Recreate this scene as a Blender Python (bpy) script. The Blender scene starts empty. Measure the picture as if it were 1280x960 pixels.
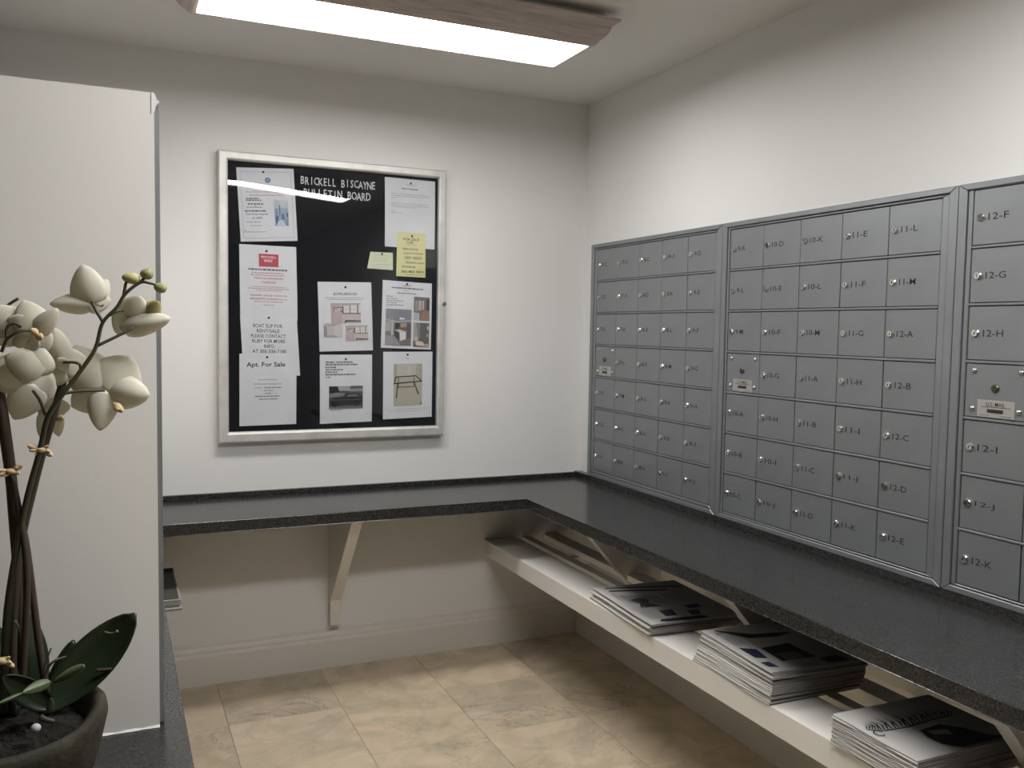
import bpy, bmesh, math, random
from mathutils import Vector, Matrix
random.seed(7)
scene = bpy.context.scene
COL = scene.collection

# ---------------------------------------------------------------- camera
F_PX = 1104.97
CAM = Vector((-1.97788, -3.58780, 1.41327))
YAW, PITCH, ROLL = 0.424349, -0.062002, 0.0153626
fw = Vector((math.sin(YAW)*math.cos(PITCH), math.cos(YAW)*math.cos(PITCH), math.sin(PITCH)))
rt = Vector((math.cos(YAW), -math.sin(YAW), 0)); up = rt.cross(fw)
R2 = math.cos(ROLL)*rt + math.sin(ROLL)*up
U2 = -math.sin(ROLL)*rt + math.cos(ROLL)*up
cam_data = bpy.data.cameras.new('camera')
cam = bpy.data.objects.new('camera', cam_data); COL.objects.link(cam)
cam_data.sensor_fit = 'HORIZONTAL'; cam_data.sensor_width = 36.0
cam_data.lens = F_PX/1280*36.0; cam_data.clip_start = 0.02
m = Matrix((R2, U2, -fw)).transposed().to_4x4(); m.translation = CAM
cam.matrix_world = m
scene.camera = cam

# ---------------------------------------------------------------- world, exposure
w = bpy.data.worlds.new('world'); scene.world = w; w.use_nodes = True
w.node_tree.nodes['Background'].inputs[0].default_value = (0.6, 0.6, 0.6, 1)
w.node_tree.nodes['Background'].inputs[1].default_value = 0.05
vs = scene.view_settings
vs.view_transform = 'Standard'; vs.look = 'None'; vs.gamma = 1.0; vs.use_curve_mapping = False
vs.exposure = 1.1
LAMP_STRENGTH = 10.0      # both ceiling fixtures

def at(px, py, Y):
    """pixel of the photograph -> point on the vertical plane at depth Y"""
    d = fw + R2*((px-640)/F_PX) - U2*((py-480)/F_PX)
    return CAM + d*((Y-CAM.y)/d.y)

# ---------------------------------------------------------------- materials
MATS = {}
def mat(name, color, rough=0.5, metal=0.0, spec=0.5, build=None):
    if name in MATS: return MATS[name]
    mt = bpy.data.materials.new(name); mt.use_nodes = True
    nt = mt.node_tree; b = nt.nodes['Principled BSDF']
    b.inputs['Base Color'].default_value = (*color, 1)
    b.inputs['Roughness'].default_value = rough
    b.inputs['Metallic'].default_value = metal
    b.inputs['Specular IOR Level'].default_value = spec
    if build: build(nt, b)
    MATS[name] = mt
    return mt
def node(nt, t, **kw):
    n = nt.nodes.new(t)
    for k, v in kw.items(): setattr(n, k, v)
    return n
def coords(nt, out='Object', scale=(1, 1, 1)):
    tc = node(nt, 'ShaderNodeTexCoord'); mp = node(nt, 'ShaderNodeMapping')
    mp.inputs['Scale'].default_value = scale
    nt.links.new(tc.outputs[out], mp.inputs['Vector'])
    return mp.outputs['Vector']
def noise(nt, vec, scale, detail=3, rough=0.5, dist=0.0):
    n = node(nt, 'ShaderNodeTexNoise')
    n.inputs['Scale'].default_value = scale; n.inputs['Detail'].default_value = detail
    n.inputs['Roughness'].default_value = rough; n.inputs['Distortion'].default_value = dist
    nt.links.new(vec, n.inputs['Vector'])
    return n.outputs['Fac']
def ramp(nt, fac, stops):
    r = node(nt, 'ShaderNodeValToRGB'); e = r.color_ramp.elements
    while len(e) < len(stops): e.new(0.5)
    for i, (p, c) in enumerate(stops):
        e[i].position = p; e[i].color = (*c, 1)
    nt.links.new(fac, r.inputs['Fac'])
    return r.outputs['Color']
def bump(nt, b, h, strength=0.1, dist=0.01):
    n = node(nt, 'ShaderNodeBump'); n.inputs['Strength'].default_value = strength
    n.inputs['Distance'].default_value = dist
    nt.links.new(h, n.inputs['Height']); nt.links.new(n.outputs['Normal'], b.inputs['Normal'])
def mixc(nt, fac, a, bcol, mode='MIX'):
    n = node(nt, 'ShaderNodeMix', data_type='RGBA', blend_type=mode)
    if hasattr(fac, 'links') or hasattr(fac, 'is_linked'): nt.links.new(fac, n.inputs[0])
    else: n.inputs[0].default_value = fac
    for v, i in ((a, 6), (bcol, 7)):
        if isinstance(v, tuple): n.inputs[i].default_value = (*v, 1)
        else: nt.links.new(v, n.inputs[i])
    return n.outputs[2]

def paint_build(c1, c2, bs=0.06):
    def f(nt, b):
        v = coords(nt)
        col = ramp(nt, noise(nt, v, 1.7, 4), [(0.3, c1), (0.7, c2)])
        nt.links.new(col, b.inputs['Base Color'])
        bump(nt, b, noise(nt, v, 90, 3, 0.6), bs, 0.004)
    return f
M_WALL = mat('wall_paint', (.76, .75, .72), .55, spec=.3, build=paint_build((.755, .75, .735), (.79, .785, .77)))
M_CEIL = mat('ceiling_paint', (.74, .73, .70), .8, spec=.2, build=paint_build((.73, .72, .69), (.76, .75, .72), .1))
M_TRIM = mat('trim_paint', (.72, .69, .64), .45, spec=.4, build=paint_build((.70, .67, .62), (.75, .72, .67), .03))
M_PANEL = mat('partition_paint', (.74, .72, .69), .5, spec=.3, build=paint_build((.80, .782, .75), (.83, .812, .78), .05))
M_SHELF = mat('shelf_paint', (.80, .77, .72), .4, spec=.5, build=paint_build((.79, .765, .715), (.83, .805, .755), .03))
M_FARWALL = mat('lobby_paint', (.45, .41, .35), .6, spec=.3, build=paint_build((.44, .40, .34), (.47, .43, .37), .05))
M_CAULK = mat('caulk', (.85, .84, .82), .5)

def granite_build(nt, b):
    v = coords(nt)
    vo = node(nt, 'ShaderNodeTexVoronoi'); vo.inputs['Scale'].default_value = 380
    nt.links.new(v, vo.inputs['Vector'])
    n1 = noise(nt, v, 190, 4, .75)
    base = ramp(nt, n1, [(.35, (.010, .010, .011)), (.5, (.024, .024, .024)), (.62, (.055, .054, .052)), (.74, (.125, .122, .117))])
    sp = ramp(nt, vo.outputs['Color'], [(.0, (.7, .7, .7)), (1, (1.25, 1.25, 1.25))])
    col = mixc(nt, 1.0, base, sp, 'MULTIPLY')
    nt.links.new(col, b.inputs['Base Color'])
    nt.links.new(ramp(nt, noise(nt, v, 240, 2), [(.35, (.10, .10, .10)), (.7, (.42, .42, .42))]), b.inputs['Roughness'])
M_GRANITE = mat('black_granite', (.03, .03, .03), .22, spec=.5, build=granite_build)

def metal_grey_build(nt, b):
    v = coords(nt)
    col = ramp(nt, noise(nt, v, 6, 3), [(.3, (.270, .283, .296)), (.7, (.300, .314, .328))])
    nt.links.new(col, b.inputs['Base Color'])
    bump(nt, b, noise(nt, coords(nt, scale=(1, 1, 14)), 140, 2), .02, .002)
M_MAIL = mat('grey_painted_metal', (.16, .165, .17), .45, .65, build=metal_grey_build)
M_GAP = mat('dark_gap', (.012, .012, .013), .8)
M_CHROME = mat('chrome', (.72, .71, .69), .16, 1.0)
M_DARKMETAL = mat('dark_metal', (.05, .05, .045), .35, .8)
M_PLATE = mat('nameplate', (.52, .51, .48), .35, .6)
M_INK = mat('ink', (.018, .018, .02), .7)
M_INKGREY = mat('grey_ink', (.16, .16, .17), .7)
M_INKLIGHT = mat('light_grey_ink', (.36, .36, .37), .7)
M_INKRED = mat('red_ink', (.50, .14, .16), .7)
M_INKPINK = mat('faded_red_ink', (.60, .34, .34), .7)
M_INKBLUE = mat('blue_ink', (.12, .15, .30), .7)
def alu_build(nt, b):
    v = coords(nt, scale=(1, 1, 1))
    col = ramp(nt, noise(nt, v, 14, 4), [(.3, (.56, .55, .53)), (.7, (.70, .69, .66))])
    nt.links.new(col, b.inputs['Base Color'])
M_ALU = mat('satin_aluminium', (.62, .61, .59), .52, .55, build=alu_build)
def felt_build(nt, b):
    v = coords(nt)
    wv = node(nt, 'ShaderNodeTexWave', wave_type='BANDS', bands_direction='Z')
    wv.inputs['Scale'].default_value = 50.0
    nt.links.new(v, wv.inputs['Vector'])
    col = ramp(nt, wv.outputs['Fac'], [(.0, (.004, .004, .005)), (.5, (.013, .014, .018))])
    nt.links.new(col, b.inputs['Base Color'])
M_FELT = mat('black_letterboard_felt', (.012, .013, .016), .9, spec=.15, build=felt_build)
M_LETTER = mat('white_plastic', (.82, .82, .80), .4)
def paper_build(c1, c2):
    def f(nt, b):
        col = ramp(nt, noise(nt, coords(nt), 9, 3), [(.3, c1), (.7, c2)])
        nt.links.new(col, b.inputs['Base Color'])
    return f
M_PAPER = mat('white_paper', (.74, .73, .74), .75, spec=.2, build=paper_build((.72, .71, .725), (.78, .77, .78)))
M_YELLOW = mat('yellow_paper', (.76, .71, .36), .75, spec=.2, build=paper_build((.73, .68, .33), (.79, .74, .40)))
M_PALEYEL = mat('pale_yellow_paper', (.72, .73, .52), .75, spec=.2, build=paper_build((.68, .70, .48), (.75, .76, .56)))
def flat(name, c, r=.65): return mat(name, c, r, spec=.2)

def glass_mat():
    mt = bpy.data.materials.new('clear_acrylic'); mt.use_nodes = True; nt = mt.node_tree
    nt.nodes.remove(nt.nodes['Principled BSDF'])
    out = nt.nodes['Material Output']
    tr = node(nt, 'ShaderNodeBsdfTransparent'); tr.inputs[0].default_value = (.95, .96, .97, 1)
    gl = node(nt, 'ShaderNodeBsdfGlossy'); gl.inputs['Roughness'].default_value = 0.01
    # Schlick reflectance from |N.I|, the same from both sides of the sheet
    ge = node(nt, 'ShaderNodeNewGeometry'); dt = node(nt, 'ShaderNodeVectorMath', operation='DOT_PRODUCT')
    nt.links.new(ge.outputs['Normal'], dt.inputs[0]); nt.links.new(ge.outputs['Incoming'], dt.inputs[1])
    def mth(op, a, b=None):
        q = node(nt, 'ShaderNodeMath', operation=op)
        for k, v in ((0, a), (1, b)):
            if v is None: continue
            if isinstance(v, (int, float)): q.inputs[k].default_value = v
            else: nt.links.new(v, q.inputs[k])
        return q
    ab = mth('ABSOLUTE', dt.outputs['Value']); iv = mth('SUBTRACT', 1.0, ab.outputs[0]); pw = mth('POWER', iv.outputs[0], 5.0)
    fr = mth('MULTIPLY_ADD', pw.outputs[0], .96); fr.inputs[2].default_value = .04
    mx = node(nt, 'ShaderNodeMixShader')
    nt.links.new(fr.outputs[0], mx.inputs[0]); nt.links.new(tr.outputs[0], mx.inputs[1]); nt.links.new(gl.outputs[0], mx.inputs[2])
    nt.links.new(mx.outputs[0], out.inputs['Surface'])
    return mt
M_GLASS = glass_mat()

def marble_build(nt, b):
    tc = node(nt, 'ShaderNodeTexCoord'); oi = node(nt, 'ShaderNodeObjectInfo')
    mul = node(nt, 'ShaderNodeVectorMath', operation='SCALE'); mul.inputs[0].default_value = (37, 19, 53)
    nt.links.new(oi.outputs['Random'], mul.inputs['Scale'])
    add = node(nt, 'ShaderNodeVectorMath', operation='ADD')
    nt.links.new(tc.outputs['Object'], add.inputs[0]); nt.links.new(mul.outputs[0], add.inputs[1])
    v = add.outputs[0]
    base = ramp(nt, noise(nt, v, 5.5, 5, .6, .8), [(.28, (.45, .375, .265)), (.45, (.60, .505, .365)), (.6, (.69, .565, .42)), (.75, (.72, .635, .50))])
    # soft grey-green clouds with swirling contours
    g = ramp(nt, noise(nt, v, 3.2, 6, .62, 1.8), [(.52, (0, 0, 0)), (.62, (1, 1, 1)), (.66, (.25, .25, .25)), (.72, (.8, .8, .8))])
    sep = node(nt, 'ShaderNodeMath', operation='MULTIPLY'); sep.inputs[1].default_value = .45
    nt.links.new(g, sep.inputs[0])
    c2 = mixc(nt, sep.outputs[0], base, (.40, .365, .29))
    # thin veins
    vn = ramp(nt, noise(nt, v, 2.6, 7, .7, 1.1), [(.487, (0, 0, 0)), (.5, (1, 1, 1)), (.513, (0, 0, 0))])
    msk = ramp(nt, noise(nt, v, 2.0, 2), [(.5, (0, 0, 0)), (.62, (1, 1, 1))])
    vm = mixc(nt, 1.0, vn, msk, 'MULTIPLY')
    sc = node(nt, 'ShaderNodeMath', operation='MULTIPLY'); sc.inputs[1].default_value = .6
    nt.links.new(vm, sc.inputs[0])
    c3 = mixc(nt, sc.outputs[0], c2, (.16, .125, .09))
    # tile to tile tint
    tint = ramp(nt, oi.outputs['Random'], [(0, (.9, .9, .9)), (.5, (1, 1, 1)), (1, (1.07, 1.05, 1.02))])
    c4 = mixc(nt, 1.0, c3, tint, 'MULTIPLY')
    nt.links.new(c4, b.inputs['Base Color'])
M_MARBLE = mat('beige_marble', (.55, .45, .32), .32, spec=.4, build=marble_build)
M_GROUT = mat('grout', (.40, .33, .24), .9)

def wood_build(nt, b):
    v = coords(nt, scale=(1.5, 24, 24))
    col = ramp(nt, noise(nt, v, 5, 5, .65, .6), [(.3, (.42, .35, .33)), (.5, (.56, .49, .465)), (.7, (.64, .58, .55))])
    nt.links.new(col, b.inputs['Base Color'])
M_WOOD = mat('pickled_oak', (.33, .24, .2), .5, build=wood_build)
def wood_build_y(nt, b):
    v = coords(nt, scale=(24, 1.5, 24))
    col = ramp(nt, noise(nt, v, 5, 5, .65, .6), [(.3, (.42, .35, .33)), (.5, (.56, .49, .465)), (.7, (.64, .58, .55))])
    nt.links.new(col, b.inputs['Base Color'])
M_WOODY = mat('pickled_oak_cross', (.33, .24, .2), .5, build=wood_build_y)
def diffuser_build(nt, b):
    b.inputs['Emission Color'].default_value = (1.0, .985, .965, 1)
    b.inputs['Emission Strength'].default_value = LAMP_STRENGTH
M_DIFF = mat('lamp_diffuser', (.9, .9, .9), .5, build=diffuser_build)
def diffuser_build_boost(nt, b):
    diffuser_build(nt, b); b.inputs['Emission Strength'].default_value = LAMP_STRENGTH*1.5
M_DIFF_BOOST = mat('lamp_diffuser_boosted', (.9, .9, .9), .5, build=diffuser_build_boost)  # same tubes, emission raised to brighten the partition and shelf front

def news_build(nt, b):
    v = coords(nt, scale=(1, 1, 1))
    lay = noise(nt, coords(nt, scale=(1.5, 1.5, 900)), 1.0, 2)
    col = ramp(nt, lay, [(.35, (.34, .33, .32)), (.5, (.56, .55, .53)), (.65, (.68, .67, .65))])
    oi = node(nt, 'ShaderNodeObjectInfo')
    tint = ramp(nt, oi.outputs['Random'], [(0, (.72, .72, .72)), (1, (1.05, 1.04, 1.02))])
    nt.links.new(mixc(nt, 1.0, col, tint, 'MULTIPLY'), b.inputs['Base Color'])
M_NEWS = mat('newsprint', (.6, .59, .57), .85, spec=.15, build=news_build)

def newsshade_build(nt, b):
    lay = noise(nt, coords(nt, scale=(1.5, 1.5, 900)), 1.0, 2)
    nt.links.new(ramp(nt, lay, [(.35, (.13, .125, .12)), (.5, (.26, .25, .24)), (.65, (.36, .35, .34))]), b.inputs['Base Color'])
M_NEWSSHADE = mat('newsprint_shaded_ends', (.26, .25, .24), .9, spec=.1, build=newsshade_build)  # newspaper end faces: shade under the counter painted in as darker grey

def petal_mat():
    mt = bpy.data.materials.new('orchid_petal'); mt.use_nodes = True; nt = mt.node_tree
    b = nt.nodes['Principled BSDF']; out = nt.nodes['Material Output']
    col = ramp(nt, noise(nt, coords(nt), 12, 2), [(.3, (.82, .79, .68)), (.7, (.88, .86, .78))])
    nt.links.new(col, b.inputs['Base Color']); b.inputs['Roughness'].default_value = .55
    b.inputs['Specular IOR Level'].default_value = .25
    t = node(nt, 'ShaderNodeBsdfTranslucent'); t.inputs[0].default_value = (.80, .78, .62, 1)
    mx = node(nt, 'ShaderNodeMixShader'); mx.inputs[0].default_value = .35
    nt.links.new(b.outputs[0], mx.inputs[1]); nt.links.new(t.outputs[0], mx.inputs[2]); nt.links.new(mx.outputs[0], out.inputs['Surface'])
    return mt
M_PETAL = petal_mat()
M_LIP = mat('orchid_lip', (.70, .55, .33), .5)
M_BUD = mat('orchid_bud', (.30, .33, .13), .5, build=paper_build((.24, .29, .12), (.40, .40, .17)))
M_BUDY = mat('orchid_bud_yellow', (.55, .50, .20), .5, build=paper_build((.48, .45, .18), (.62, .56, .26)))
M_STEM = mat('orchid_stem', (.07, .075, .03), .5, build=paper_build((.030, .033, .016), (.065, .066, .032)))
M_STICK = mat('support_stick', (.035, .026, .018), .6, build=paper_build((.022, .017, .012), (.055, .04, .028)))
M_STICKR = mat('brown_stick', (.13, .07, .045), .6, build=paper_build((.040, .025, .018), (.075, .046, .034)))
M_LEAF = mat('orchid_leaf', (.018, .035, .014), .32, build=paper_build((.009, .018, .008), (.020, .034, .015)))
M_LEAFL = mat('orchid_leaf_pale', (.08, .12, .05), .4, build=paper_build((.06, .10, .04), (.12, .16, .08)))
M_RAFFIA = mat('raffia', (.62, .48, .28), .8)
def pot_build(nt, b):
    v = coords(nt)
    col = ramp(nt, noise(nt, v, 16, 5, .65), [(.3, (.010, .008, .0045)), (.5, (.024, .020, .010)), (.72, (.052, .045, .024))])
    nt.links.new(col, b.inputs['Base Color']); bump(nt, b, noise(nt, v, 60, 4), .4, .01)
M_POT = mat('weathered_bowl', (.08, .065, .035), .75, build=pot_build)
def moss_build(nt, b):
    v = coords(nt)
    col = ramp(nt, noise(nt, v, 45, 4), [(.3, (.004, .004, .003)), (.7, (.016, .014, .009))])
    nt.links.new(col, b.inputs['Base Color']); bump(nt, b, noise(nt, v, 90, 4), 1.0, .02)
M_MOSS = mat('dark_moss', (.03, .03, .015), .95, build=moss_build)

# ---------------------------------------------------------------- mesh helpers
def link(name, me, parent=None, mats=None):
    o = bpy.data.objects.new(name, me); COL.objects.link(o)
    if mats:
        me.materials.clear()
        for mt in (mats if isinstance(mats, (list, tuple)) else [mats]): me.materials.append(mt)
    if parent: o.parent = parent
    return o
def mesh_from(bm, name, smooth=False):
    bmesh.ops.recalc_face_normals(bm, faces=bm.faces[:])
    me = bpy.data.meshes.new(name); bm.to_mesh(me); bm.free()
    if smooth:
        for p in me.polygons: p.use_smooth = True
    return me
def add_box(bm, x0, x1, y0, y1, z0, z1, mi=0):
    r = bmesh.ops.create_cube(bm, size=1.0)
    for v in r['verts']:
        v.co = Vector(((x0+x1)/2+v.co.x*(x1-x0), (y0+y1)/2+v.co.y*(y1-y0), (z0+z1)/2+v.co.z*(z1-z0)))
    fs = {f for v in r['verts'] for f in v.link_faces}
    for f in fs: f.material_index = mi
    return r['verts']
def box(name, x0, x1, y0, y1, z0, z1, mt, parent=None, bevel=0.0):
    bm = bmesh.new(); add_box(bm, x0, x1, y0, y1, z0, z1)
    if bevel: bmesh.ops.bevel(bm, geom=bm.edges[:], offset=bevel, segments=2, affect='EDGES', profile=.6)
    return link(name, mesh_from(bm, name), parent, mt)
def prism(name, pts, axis, a0, a1, mt, parent=None, bevel=0.0):
    """extrude polygon pts (2D) along axis 'x','y' or 'z' from a0 to a1"""
    bm = bmesh.new()
    def P(p, a): return {'x': (a, p[0], p[1]), 'y': (p[0], a, p[1]), 'z': (p[0], p[1], a)}[axis]
    A = [bm.verts.new(P(p, a0)) for p in pts]; B = [bm.verts.new(P(p, a1)) for p in pts]
    bm.faces.new(A); bm.faces.new(B[::-1]); n = len(pts)
    for i in range(n): bm.faces.new((A[i], A[(i+1) % n], B[(i+1) % n], B[i]))
    if bevel: bmesh.ops.bevel(bm, geom=bm.edges[:], offset=bevel, segments=1, affect='EDGES')
    return link(name, mesh_from(bm, name), parent, mt)
def empty(name, loc, rz=0.0):
    o = bpy.data.objects.new(name, None); COL.objects.link(o)
    o.location = loc; o.rotation_euler = (0, 0, rz); o.empty_display_size = .05
    return o
def tag(o, label, cat, group=None):
    o['label'] = label; o['category'] = cat
    if group: o['group'] = group
    return o
def struct(o, label=None, cat=None):
    o['kind'] = 'structure'
    if label: o['label'] = label
    if cat: o['category'] = cat
    return o
def tube(pts, radii, seg=8):
    bm = bmesh.new(); rings = []
    pts = [Vector(p) for p in pts]
    for i, p in enumerate(pts):
        t = (pts[min(i+1, len(pts)-1)]-pts[max(i-1, 0)]).normalized()
        a = t.cross(Vector((0, 1, .05))).normalized(); b2 = t.cross(a)
        r = radii[i] if isinstance(radii, (list, tuple)) else radii
        rings.append([bm.verts.new(p+(a*math.cos(k*2*math.pi/seg)+b2*math.sin(k*2*math.pi/seg))*r) for k in range(seg)])
    for i in range(len(rings)-1):
        for k in range(seg):
            bm.faces.new((rings[i][k], rings[i][(k+1) % seg], rings[i+1][(k+1) % seg], rings[i+1][k]))
    bm.faces.new(rings[0][::-1]); bm.faces.new(rings[-1])
    return mesh_from(bm, 'tube', True)
def smooth_path(pts, n=5):
    out = []
    for i in range(len(pts)-1):
        p0, p1, p2, p3 = pts[max(i-1, 0)], pts[i], pts[i+1], pts[min(i+2, len(pts)-1)]
        for k in range(n):
            t = k/n
            out.append(.5*((2*p1)+(p2-p0)*t+(2*p0-5*p1+4*p2-p3)*t*t+(3*p1-p0-3*p2+p3)*t**3))
    out.append(pts[-1]); return out
def lathe(prof, seg=32, cap=True):
    bm = bmesh.new(); rings = []
    for r, z in prof:
        rings.append([bm.verts.new((r*math.cos(k*2*math.pi/seg), r*math.sin(k*2*math.pi/seg), z)) for k in range(seg)])
    for i in range(len(rings)-1):
        for k in range(seg):
            bm.faces.new((rings[i][k], rings[i][(k+1) % seg], rings[i+1][(k+1) % seg], rings[i+1][k]))
    if cap: bm.faces.new(rings[0][::-1]); bm.faces.new(rings[-1])
    return bm
TXT = {}
def text_polys(s, off=.012):
    """(verts, faces) of a flat text, left/baseline at 0"""
    if (s, off) in TXT: return TXT[(s, off)]
    c = bpy.data.curves.new('t', 'FONT'); c.body = s; c.size = 1.0; c.resolution_u = 2; c.fill_mode = 'FRONT'; c.offset = off
    o = bpy.data.objects.new('t', c); COL.objects.link(o)
    me = bpy.data.meshes.new_from_object(o)
    vv = [(v.co.x, v.co.y) for v in me.vertices]; ff = [tuple(p.vertices) for p in me.polygons]
    bpy.data.objects.remove(o); bpy.data.curves.remove(c); bpy.data.meshes.remove(me)
    TXT[(s, off)] = (vv, ff); return TXT[(s, off)]

# ================================================================ THE ROOM
H = 2.4325; ZC = 0.7384
XL, YF = -5.6, -8.2
floor = struct(box('floor', XL, 0, YF, 0, -.12, -.0025, M_GROUT), 'floor of square beige marble tiles')
T = .4052
bm = bmesh.new(); add_box(bm, .0008, T-.0008, -T+.0008, -.0008, -.0020, 0)
bmesh.ops.bevel(bm, geom=[e for e in bm.edges if all(v.co.z > -.0005 for v in e.verts)], offset=.0009, segments=1, affect='EDGES')
tile_me = mesh_from(bm, 'floor_tile'); tile_me.materials.append(M_MARBLE)
for i in range(9):
    for j in range(12):
        x = -(i+1)*T
        t = bpy.data.objects.new('floor_tile', tile_me); COL.objects.link(t); t.parent = floor
        t.location = (x, -j*T-.006, 0)
bm = bmesh.new(); add_box(bm, XL, -9*T, YF, -.006, -.0020, 0); add_box(bm, -9*T, 0, YF, -12*T-.006, -.0020, 0)
fr_ = link('far_floor_tiles', mesh_from(bm, 'far_floor_tiles'), floor, M_MARBLE); fr_['kind'] = 'stuff'
struct(box('ceiling', XL, 0, YF, 0, H, H+.12, M_CEIL), 'flat off-white painted ceiling')
struct(box('wall_back', XL, .12, 0, .12, -.12, H+.12, M_WALL), 'off-white back wall behind the bulletin board')
struct(box('wall_right', 0, .12, YF, 0, -.12, H+.12, M_WALL), 'off-white wall carrying the mailboxes')
struct(box('wall_left', XL-.12, XL, YF, .12, -.12, H+.12, M_FARWALL), 'beige side wall of the lobby')
struct(box('wall_front', XL-.12, .12, YF-.12, YF, -.12, H+.12, M_FARWALL), 'beige lobby wall opposite the bulletin board')
# baseboards with an ogee cap
BB = [(0, 0), (-.016, 0), (-.016, .112), (-.0145, .118), (-.010, .124), (-.010, .134), (-.007, .142), (-.004, .147), (-.003, .160), (0, .162)]
struct(prism('baseboard_back', BB, 'x', -2.6, 0, M_TRIM), 'tall white moulded baseboard along the back wall')
struct(prism('baseboard_right', BB, 'y', YF, -.016, M_TRIM), 'tall white moulded baseboard below the mailbox shelf')
# partition block on the left, its end face turned to the camera
PX, PY, PZ = -1.9135, -2.032, 1.783
bm = bmesh.new()
add_box(bm, -2.46, PX, PY, PY+.013, ZC, PZ)
add_box(bm, -2.46, PX-.030, PY+.013, 0, ZC, PZ)
add_box(bm, PX-.030, PX, PY+.013, 0, PZ-.004, PZ)
wp = tag(link('partition', mesh_from(bm, 'partition'), None, M_PANEL), 'white painted partition block standing on the counter behind the orchid', 'partition')
bm = bmesh.new()
n = 40
prev = None
for i in range(n+1):
    x = -2.46+(PX+2.46)*i/n; r = .0035+.0012*math.sin(i*2.1)+.0006*random.random()
    ring = [bm.verts.new((x, PY+.0005, ZC+r)), bm.verts.new((x, PY-r*.8, ZC+.0006)), bm.verts.new((x, PY+.0005, ZC+.0003))]
    if prev:
        for k in range(3): bm.faces.new((prev[k], prev[(k+1) % 3], ring[(k+1) % 3], ring[k]))
    prev = ring
link('caulk_line', mesh_from(bm, 'caulk_line'), wp, M_CAULK)
bm = bmesh.new()   # drip of dried paint on the top corner
vs_ = [(PX-.004, PZ+.0005), (PX+.002, PZ-.003), (PX+.004, PZ-.010), (PX+.0085, PZ-.014), (PX+.003, PZ-.019), (PX+.001, PZ-.030), (PX-.004, PZ-.034)]
A = [bm.verts.new((x, PY-.0012, z)) for x, z in vs_]; B = [bm.verts.new((x, PY+.011, z)) for x, z in vs_]
bm.faces.new(A); bm.faces.new(B[::-1])
for i in range(len(A)): bm.faces.new((A[i], A[(i+1) % len(A)], B[(i+1) % len(A)], B[i]))
link('paint_drip', mesh_from(bm, 'paint_drip'), wp, M_CAULK)
struct(box('wall_knee', -2.46, -2.36, -2.55, 0, 0, ZC-.042, M_WALL), 'low wall under the left counter')

# ================================================================ COUNTERS
DB, DR, TH = .4343, .4806, .042
LX = -1.872
def counter(name, x0, x1, y0, y1, label, splashes):
    root = empty(name, ((x0+x1)/2, (y0+y1)/2, ZC-TH)); tag(root, label, 'countertop')
    cx, cy = root.location.x, root.location.y
    bm = bmesh.new(); add_box(bm, x0-cx, x1-cx, y0-cy, y1-cy, 0, TH)
    bmesh.ops.bevel(bm, geom=bm.edges[:], offset=.0022, segments=2, affect='EDGES')
    link('slab', mesh_from(bm, 'slab'), root, M_GRANITE)
    for s in splashes:
        bm = bmesh.new(); add_box(bm, s[0]-cx, s[1]-cx, s[2]-cy, s[3]-cy, TH, TH+s[4])
        bmesh.ops.bevel(bm, geom=bm.edges[:], offset=.0015, segments=1, affect='EDGES')
        link('backsplash', mesh_from(bm, 'backsplash'), root, M_GRANITE)
    return root
CE = -3.9
ct = empty('granite_countertop', (-DR/2, -1.2, ZC-TH)); tag(ct, 'L-shaped dark speckled granite countertop below the board and the mailboxes', 'countertop')
def ctp(x, y): return (x+DR/2, y+1.2)
lp = [ctp(LX+.0008, 0), ctp(LX+.0008, -DB), ctp(-DR, -DB), ctp(-DR, CE), ctp(0, CE), ctp(0, 0)]
prism('slab', lp, 'z', 0, TH, M_GRANITE, ct, .0022)
def splash(x0, x1, y0, y1, h):
    (a0, b0), (a1, b1) = ctp(x0, y0), ctp(x1, y1); box('backsplash', a0, a1, b0, b1, TH, TH+h, M_GRANITE, ct, .0015)
splash(LX+.0008, -.033, -.018, 0, .020); splash(-.033, 0, CE, 0, .0235)
counter('granite_countertop', -2.60, LX, -2.60, 0, 'dark granite countertop under the white partition and the orchid', [])

# brackets: triangular gussets, sloping front edge
GP = [(0, .18), (-.046, .186), (-.046, .292), (-.40, .6955), (0, .6955)]
def bracket(axis, a, label):
    o = prism('shelf_bracket', GP, 'x' if axis == 'x' else 'y', a, a+.042, M_TRIM, None, .0015)
    tag(o, label, 'bracket')
    return o
bracket('x', -1.178, 'white triangular bracket holding the counter below the bulletin board')
bracket('y', -.722, 'white triangular bracket closest to the room corner under the mailbox counter')
bracket('y', -1.552, 'white triangular bracket rising behind the two middle newspaper stacks')
bracket('y', -2.422, 'white triangular bracket beside the feather-printed newspaper stack')

# slatted shelf under the mailbox counter
SZ = .477
sh = empty('slatted_shelf', (0, 0, SZ)); tag(sh, 'long white wooden slatted shelf under the mailbox counter', 'shelf')
SY = -3.9
def sbox(n, x0, x1, z0, z1, y1=-.001, y0=SY): return box(n, x0, x1, y0, y1, z0-SZ, z1-SZ, M_SHELF, sh, .0012)
sbox('front_board', -.480, -.462, .410, SZ)
sbox('plank', -.4615, -.325, .458, SZ-.0005)
sbox('slat', -.297, -.258, .446, SZ-.001)
def slat_seg(x0, x1):
    ys = [-.001, -.679, -.723, -1.509, -1.553, -2.379, -2.423, SY]
    for k in range(0, 8, 2): sbox('slat', x0, x1, .452, SZ-.001, ys[k], ys[k+1])
slat_seg(-.184, -.112)
TRIMS = []
for a_, b_ in ((-.001, -.679), (-.723, -1.509), (-1.553, -2.379), (-2.423, SY)): TRIMS.append(struct(box('trim_%d' % (len(TRIMS)+1), -.030, 0, b_, a_, .449, .545, M_SHELF, None, .0012), 'painted wooden ledger strip on the wall under the counter'))
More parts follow.
